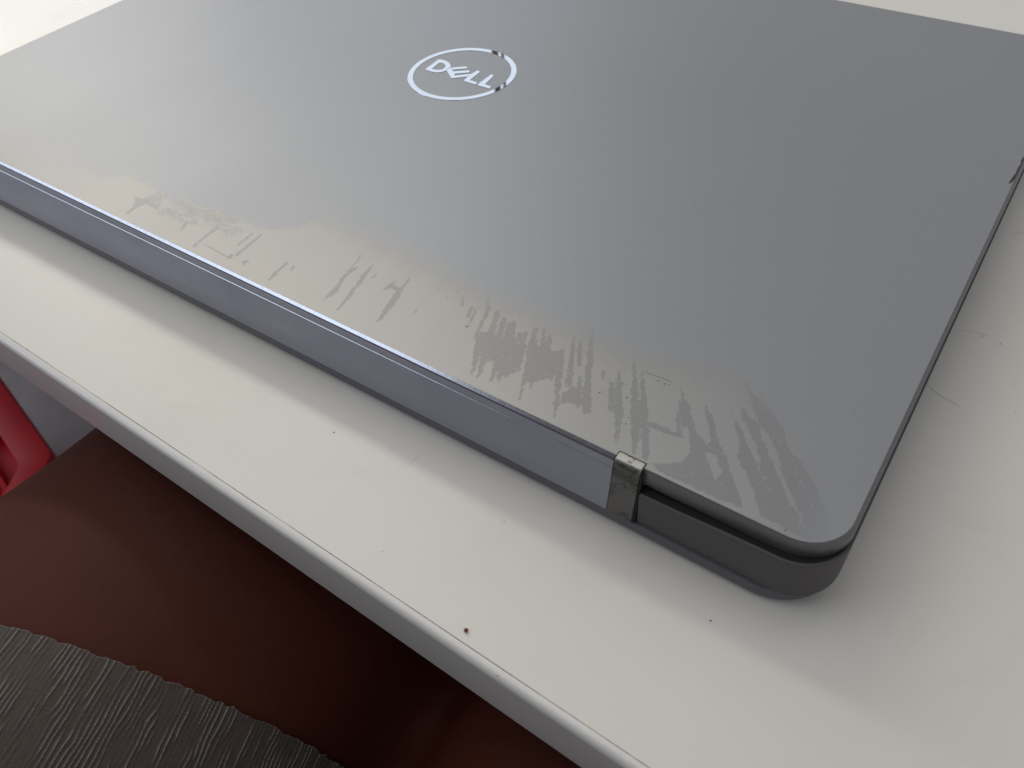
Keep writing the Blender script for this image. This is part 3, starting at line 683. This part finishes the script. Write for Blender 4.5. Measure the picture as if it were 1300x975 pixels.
def thigh_section(y, side):
    """centre x, centre z, half width, half height at depth y"""
    cxs = np.interp(y, [-330, -40, 130], [-172, -152.5, -147] if side < 0 else [22, 6, 2])
    hw = np.interp(y, [-330, -200, -60, 60, 110], [92, 86, 73.5, 78, 72]); hh = np.interp(y, [-330, -200, -60, 60, 110], [76, 70, 58.5, 54, 50])
    cz = -44 - hh + np.interp(y, [-330, -60, 110], [8, 0, -2])
    return cxs, cz, hw, hh
def build_body():
    parts = []
    for side in (-1, 1):
        rings = []
        for y in np.arange(-340, 71, 15):
            a, b, c, d = thigh_section(y, side); rings.append(((a, y, b), (0, 1, 0), c, d))
        kx, kz, kw, kh = thigh_section(100, side)
        for ang in (15, 35, 55, 75, 90):
            a = math.radians(ang); cy_ = 75+52*math.sin(a)*0.9; cz_ = kz - 52*(1-math.cos(a))
            rings.append(((kx, cy_, cz_), (0, math.cos(a), -math.sin(a)), 60, 52))
        parts.append(loft(rings))
        # shin: knee down to the ankle, calf fuller at the back
        zs = [(kz-40, 54, 54, 118), (kz-90, 55, 58, 112), (kz-160, 52, 60, 106), (kz-260, 42, 47, 104), (kz-360, 33, 36, 104), (-575, 32, 36, 104), (-600, 34, 42, 104), (-628, 34, 44, 104)]
        parts.append(loft([((kx, y, z), (0, 0, -1), w, h) for z, w, h, y in zs]))
        ft = [(62, -612, 22, 20), (85, -606, 33, 30), (130, -604, 37, 32), (190, -612, 42, 24), (240, -620, 46, 17), (285, -625, 40, 12), (305, -628, 22, 8)]
        parts.append(loft([((kx, y, z), (0, 1, 0), w, h) for y, z, w, h in ft]))
    # pelvis and waist
    pv = [(-30-150, 120, 80), (-160, 160, 98), (-120, 172, 108), (-80, 168, 105), (-20, 150, 96), (40, 138, 90), (90, 136, 88)]
    parts.append(loft([((-77, -345-max(0, z)*0.1, z), (0, 0, 1), w, h) for z, w, h in pv]))
    tor = [(60, 134, 86, -345), (150, 140, 90, -350), (240, 158, 98, -352), (320, 172, 98, -352), (370, 178, 82, -350), (395, 150, 66, -350), (412, 80, 56, -350), (430, 56, 54, -347), (470, 54, 54, -340)]
    parts.append(loft([((-77, y, z), (0, 0, 1), w, h) for z, w, h, y in tor]))
    hd = [(455, 40, 45), (475, 58, 66), (500, 68, 84), (540, 74, 94), (580, 76, 98), (620, 72, 94), (650, 56, 76), (668, 30, 42), (674, 10, 14)]
    parts.append(loft([((-77, -330, z), (0, 0, 1), w, h) for z, w, h in hd]))
    parts.append(loft([((-77, -228-dy, z), (0, 0, 1), w, 9+dy*0) for z, w, dy in [(528, 6, 6), (540, 13, -2), (556, 9, 4), (580, 6, 10)]], 16))
    for sd in (-1, 1):
        X0 = -77 + sd*185
        arm = [(385, 30, 34, -350, 0), (360, 44, 46, -352, 0), (300, 46, 48, -355, 8), (200, 42, 44, -358, 12), (110, 38, 41, -355, 14), (60, 38, 40, -350, 16), (0, 36, 37, -340, 16), (-80, 29, 30, -328, 10), (-130, 25, 22, -322, 4), (-150, 24, 32, -320, 2), (-185, 20, 38, -318, 0), (-200, 16, 34, -316, 0)]
        parts.append(loft([((X0+sd*dx, y, z), (0, 0, 1), w, h) for z, w, h, y, dx in arm]))
        parts.append(loft([((X0+sd*4, -345, 384), (0, 0, 1), 38, 40), ((X0-sd*30, -350, 378), (0, 0, 1), 30, 40)]))
        for i_, (dy, ln) in enumerate(((-28, 60), (-10, 74), (9, 78), (27, 70), (40, 52))):
            r_ = 9.5 if i_ < 4 else 11
            c0 = Vector((X0, -317+dy, -188 if i_ < 4 else -150)); d0 = Vector((sd*0.12, (dy/160), -1)) if i_ < 4 else Vector((0, 0.75, -0.7))
            parts.append(loft([(tuple(c0+d0*ln*t), (0, 0, -1), r_*(1-0.25*t), r_*(1-0.25*t)) for t in (0, 0.33, 0.66, 0.92, 1.0)], 12))
    V, F = join_parts(parts)
    return V, F
V, F = build_body()
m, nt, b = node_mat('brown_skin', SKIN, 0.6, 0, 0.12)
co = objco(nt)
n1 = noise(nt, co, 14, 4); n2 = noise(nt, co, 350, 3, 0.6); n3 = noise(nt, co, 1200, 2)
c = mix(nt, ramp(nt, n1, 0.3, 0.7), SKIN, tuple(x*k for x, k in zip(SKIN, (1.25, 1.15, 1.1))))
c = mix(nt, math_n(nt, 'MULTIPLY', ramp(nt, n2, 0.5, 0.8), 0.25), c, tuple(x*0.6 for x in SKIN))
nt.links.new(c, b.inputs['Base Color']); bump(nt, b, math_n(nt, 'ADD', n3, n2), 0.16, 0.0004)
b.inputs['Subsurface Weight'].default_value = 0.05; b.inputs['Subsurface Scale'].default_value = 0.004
tmp = mk('body_tmp', mm(V), F, m)
rm = tmp.modifiers.new('r', 'REMESH'); rm.mode = 'VOXEL'; rm.voxel_size = 0.006
sm = tmp.modifiers.new('s', 'SMOOTH'); sm.iterations = 6; sm.factor = 0.5
dg = bpy.context.evaluated_depsgraph_get(); ev = tmp.evaluated_get(dg)
me2 = bpy.data.meshes.new_from_object(ev)
vv = np.array([tuple(tmp.matrix_world @ q.co) for q in me2.vertices]) + np.array(tmp.location) - np.array(tmp.matrix_world.translation)
ff = [tuple(q.vertices) for q in me2.polygons]
bpy.data.objects.remove(tmp)
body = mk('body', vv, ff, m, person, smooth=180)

def build_shorts():
    out = []
    rngs = random.Random(3)
    for side in (-1, 1):
        dense = side < 0
        nu = 900 if dense else 60; nv = 230 if dense else 20
        u = np.linspace(0, 2*math.pi, nu, endpoint=False)       # angle round the leg, 0 = +x
        if dense:                                                # pack columns on the upper half
            u = np.concatenate([np.linspace(-0.35, math.pi+0.35, 1500, endpoint=False), np.linspace(math.pi+0.35, 2*math.pi-0.35, 120, endpoint=False)])
        vv_ = np.concatenate([np.linspace(0, 0.38, nv-10, endpoint=False), np.linspace(0.38, 1, 11)])
        Lm = 230.0
        U, Vp = np.meshgrid(u, vv_)
        cxh, czh, wh, hh = thigh_section(-80, side)
        xh = cxh + wh*np.cos(U)
        hem = HEM_A + HEM_B*(xh + 82) if dense else -82 + 0*xh
        fray = 0.9*(vnoise(U*52, U*0+5)-0.5)
        Yc = hem + fray*(1-np.clip(Vp*30, 0, 1)) - Lm*Vp
        cxs, cz, w_, h_ = thigh_section(Yc, side)
        off = 3.2 + 7*np.clip(Vp, 0, 1)
        arc = U*66.0
        sh = arc*1.0 - 0.30*Yc                                      # ribs lean across the leg
        ph = 2*math.pi*sh/1.02 + 4.6*vnoise(sh/3.2+5, Yc/5.5) + 1.6*vnoise(sh/1.1, Yc/2.4)
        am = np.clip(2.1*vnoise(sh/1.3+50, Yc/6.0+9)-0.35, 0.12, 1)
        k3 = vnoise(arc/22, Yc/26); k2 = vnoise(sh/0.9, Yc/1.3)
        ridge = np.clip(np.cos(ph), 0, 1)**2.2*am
        disp = 0.36*ridge + 0.10*(k2-0.5) + 0.7*(k3-0.5)
        cr = np.exp(-((Vp*Lm-33-3*vnoise(arc/20, arc*0))/1.6)**2)*(-0.8)  # one soft cross crease
        disp = disp + cr
        X = cxs + (w_+off+disp)*np.cos(U); Z = cz + (h_+off+disp)*np.sin(U)
        V_ = np.stack([X, Yc, Z], -1).reshape(-1, 3)
        R_, C_ = U.shape; id_ = np.arange(R_*C_).reshape(R_, C_)
        nx_ = np.roll(id_, -1, 1)
        F_ = np.stack([id_[:-1], id_[1:], nx_[1:], nx_[:-1]], -1).reshape(-1, 4)
        # turned-in hem
        a = V_[:C_].copy(); cc = np.stack([np.broadcast_to(cxs[0], C_), Yc[0], cz[0]], 1)
        inn = cc + (a-cc)*0.965; inn[:, 1] -= 1.5
        V_ = np.concatenate([V_, inn]); ii = np.arange(R_*C_, R_*C_+C_)
        F_ = np.concatenate([F_, np.stack([id_[0], np.roll(id_[0], -1), np.roll(ii, -1), ii], 1)])
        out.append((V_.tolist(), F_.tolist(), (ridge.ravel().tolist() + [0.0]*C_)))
    # seat of the shorts
    pv = [(-192, 110, 80), (-184, 150, 100), (-160, 170, 108), (-120, 182, 116), (-80, 178, 113), (-20, 160, 105), (40, 148, 99), (60, 146, 97)]
    a, b_ = loft([((-77, -345-max(0, z)*0.1, z), (0, 0, 1), w, h) for z, w, h in pv], 64)
    out.append((a, b_, [0.3]*len(a)))
    V = []; F = []; A = []
    for v_, f_, a_ in out:
        o_ = len(V); V += v_; F += [tuple(i+o_ for i in q) for q in f_]; A += a_
    return V, F, A
V, F, A = build_shorts()
m, nt, b = node_mat('crinkle_cloth', (0.2, 0.18, 0.17), 0.75)
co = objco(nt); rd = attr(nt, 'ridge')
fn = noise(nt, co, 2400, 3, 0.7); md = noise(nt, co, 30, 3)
c = mix(nt, ramp(nt, rd, 0.15, 1.0), CLOTH_LO, CLOTH_HI)  # ridge tops paler, furrows darker: sheen and shade put into the colour
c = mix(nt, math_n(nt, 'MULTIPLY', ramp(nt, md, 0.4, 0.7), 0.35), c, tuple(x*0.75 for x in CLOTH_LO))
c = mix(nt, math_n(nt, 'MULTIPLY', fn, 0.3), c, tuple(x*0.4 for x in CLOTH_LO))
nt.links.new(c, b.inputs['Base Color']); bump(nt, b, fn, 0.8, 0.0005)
b.inputs['Sheen Weight'].default_value = 0.3; b.inputs['Sheen Roughness'].default_value = 0.4
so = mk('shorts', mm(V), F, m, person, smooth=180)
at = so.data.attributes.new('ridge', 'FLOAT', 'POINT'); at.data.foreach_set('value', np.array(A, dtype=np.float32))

tor = [(40, 146, 98, -345), (60, 146, 98, -345), (150, 152, 102, -350), (240, 170, 110, -352), (320, 184, 110, -352), (372, 190, 92, -350), (398, 158, 76, -350), (410, 96, 64, -350), (414, 66, 60, -348)]
M_shirt = simple('dark_shirt_cloth', (0.03, 0.035, 0.05), 0.8)
v, f = loft([((-77, y, z), (0, 0, 1), w, h) for z, w, h, y in tor], 64)
mk('shirt', mm(v), f, M_shirt, person, smooth=60)
v, f = loft([((-77, -338, z), (0, 0, 1), w, h) for z, w, h in [(560, 78, 84), (590, 82, 98), (630, 80, 96), (662, 62, 78), (680, 34, 44), (686, 8, 12)]], 48)
mk('hair', mm(v), f, simple('black_hair', (0.012, 0.01, 0.01), 0.6), person, smooth=60)

# unseen stool added under the person, seat stretched forward to darken the thigh gap
stool = thing('stool', 'plain stool carrying the seated person in crinkled shorts', 'stool', W(-77, -345, -639))
M_st = simple('dark_wood', (0.03, 0.02, 0.016), 0.6)
n = 48; v = []
for z, r in ((-222, 168), (-218, 174), (-199, 174), (-193, 168)):
    for k in range(n): v.append((-77+1.15*r*math.cos(2*math.pi*k/n), -250+1.45*r*math.sin(2*math.pi*k/n), z))
f = [(r*n+k, r*n+(k+1) % n, (r+1)*n+(k+1) % n, (r+1)*n+k) for r in range(3) for k in range(n)] + [tuple(reversed(range(n))), tuple(range(3*n, 4*n))]
mk('seat', mm(v), f, M_st, stool, smooth=40)
for k in range(4):
    a = math.pi/4 + k*math.pi/2; tx, ty = -77+150*math.cos(a), -270+200*math.sin(a); bx, by = -77+170*math.cos(a), -270+215*math.sin(a)
    v = [(bx+dx, by+dy, -639) for dx, dy in ((-12,-12),(12,-12),(12,12),(-12,12))] + [(tx+dx, ty+dy, -222) for dx, dy in ((-15,-15),(15,-15),(15,15),(-15,15))]
    mk('leg', mm(v), boxv(0,1,0,1,0,1)[1], M_st, stool)

# ---------------------------------------------------------------- red plastic crate on the floor
def crate():
    C = np.array(CRATE_C); z1 = CRATE_Z; z0 = -639.0
    e1 = np.array(CRATE_E1); e1 = e1/np.linalg.norm(e1); n1 = np.array([e1[1], -e1[0]])
    if n1[1] > 0: n1 = -n1
    cut = 120.0; A, B = 430.0, 400.0; q = cut*0.7071
    loc = [(0, 0), (-q, q), (-q, B-q), (0, B), (A-2*q, B), (A-q, B-q), (A-q, q), (A-2*q, 0)]     # along e1, along n1: a tub with cut corners
    P0 = np.array([C+e1*a+n1*b for a, b in loc]); cen = P0.mean(0)
    root = thing('plastic_tub', 'red plastic tub with a wide rim standing on the pale floor left of the desk', 'tub', W(cen[0], cen[1], -639), math.atan2(e1[1], e1[0]))
    M = simple('red_plastic', (0.45, 0.007, 0.018), 0.40, grain=900)
    def ring(inset, z, r=7.0, k_=4):
        n = len(P0); L = []
        lines = []
        for i in range(n):
            a, b = P0[i], P0[(i+1) % n]; d = (b-a)/np.linalg.norm(b-a); nn = np.array([-d[1], d[0]])
            if (cen-a)@nn < 0: nn = -nn
            lines.append((a+nn*inset, d))
        for i in range(n):
            (a, d), (b, e) = lines[i-1], lines[i]
            M2 = np.array([d, -e]).T; t = np.linalg.solve(M2, b-a); p = a+d*t[0]
            for k in range(k_+1):
                t = k/k_; p0 = p-d*r; p2 = p+e*r; w = (1-t)**2*p0 + 2*t*(1-t)*p + t*t*p2
                L.append((w[0], w[1], z))
        return L
    def loops(seq):
        V = []; F = []
        for s in seq: V += ring(*s)
        n = len(V)//len(seq)
        for q_ in range(len(seq)-1):
            for k in range(n):
                j = (k+1) % n; F.append((q_*n+k, q_*n+j, (q_+1)*n+j, (q_+1)*n+k))
        return V, F, n
    V, F, n = loops([(40, z0), (12, z1-32), (12, z1-3), (24, z1-3), (25, z1-34), (44, z1-36), (45, z1-26), (49, z1-26), (51, z1-60), (74, z0+6)])
    F.append(tuple(range(n))); F.append(tuple(reversed(range(len(V)-n, len(V)))))
    w = mk('wall', mm(V), F, M, root, smooth=40); fix_normals(w)
    V, F, n = loops([(9, z1-26), (0.0, z1-26), (0, z1-1.8), (1.8, z1), (24, z1), (26, z1-1.5), (26.0, z1-8)])
    r_ = mk('rim', mm(V), F, M, root, smooth=40); fix_normals(r_)
    for a in (92, 220):
        T = lambda u, w_, z: (*(C+e1*u+n1*w_), z)
        v = [T(a, 24, z1-36), T(a+6, 24, z1-36), T(a+6, 46, z1-36), T(a, 46, z1-36), T(a, 24, z1-9), T(a+6, 24, z1-9), T(a+6, 46, z1-27), T(a, 46, z1-27)]
        mk('rib', mm(v), boxv(0,1,0,1,0,1)[1], M, root)
crate()

# ---------------------------------------------------------------- uprights of the far window, mirrored in the logo ring
wf = thing('window_frame', 'dark window uprights mirrored as ticks in the logo ring', 'window frame', (*polar(126.8, 0, 2.05, (-0.150, 0.115))[:2], 0.0))
M_fr = simple('brown_frame', (0.30, 0.24, 0.22), 0.5); M_fb = simple('blue_grey_frame', (0.30, 0.36, 0.45), 0.5)
for az, wd, mt in ((127.12, 0.019, M_fr), (126.52, 0.009, M_fb)):
    p = polar(az, 0, 2.05, (-0.150, 0.115)); t = Vector((-math.sin(math.radians(az)), math.cos(math.radians(az)), 0)); q = Vector((t.y, -t.x, 0))
    v = [tuple(Vector((p.x, p.y, z)) + t*a*wd/2 + q*b*0.02) for z in (0.0, 2.2) for a, b in ((-1,-1),(1,-1),(1,1),(-1,1))]
    mk('upright', v, boxv(0,1,0,1,0,1)[1], mt, wf)
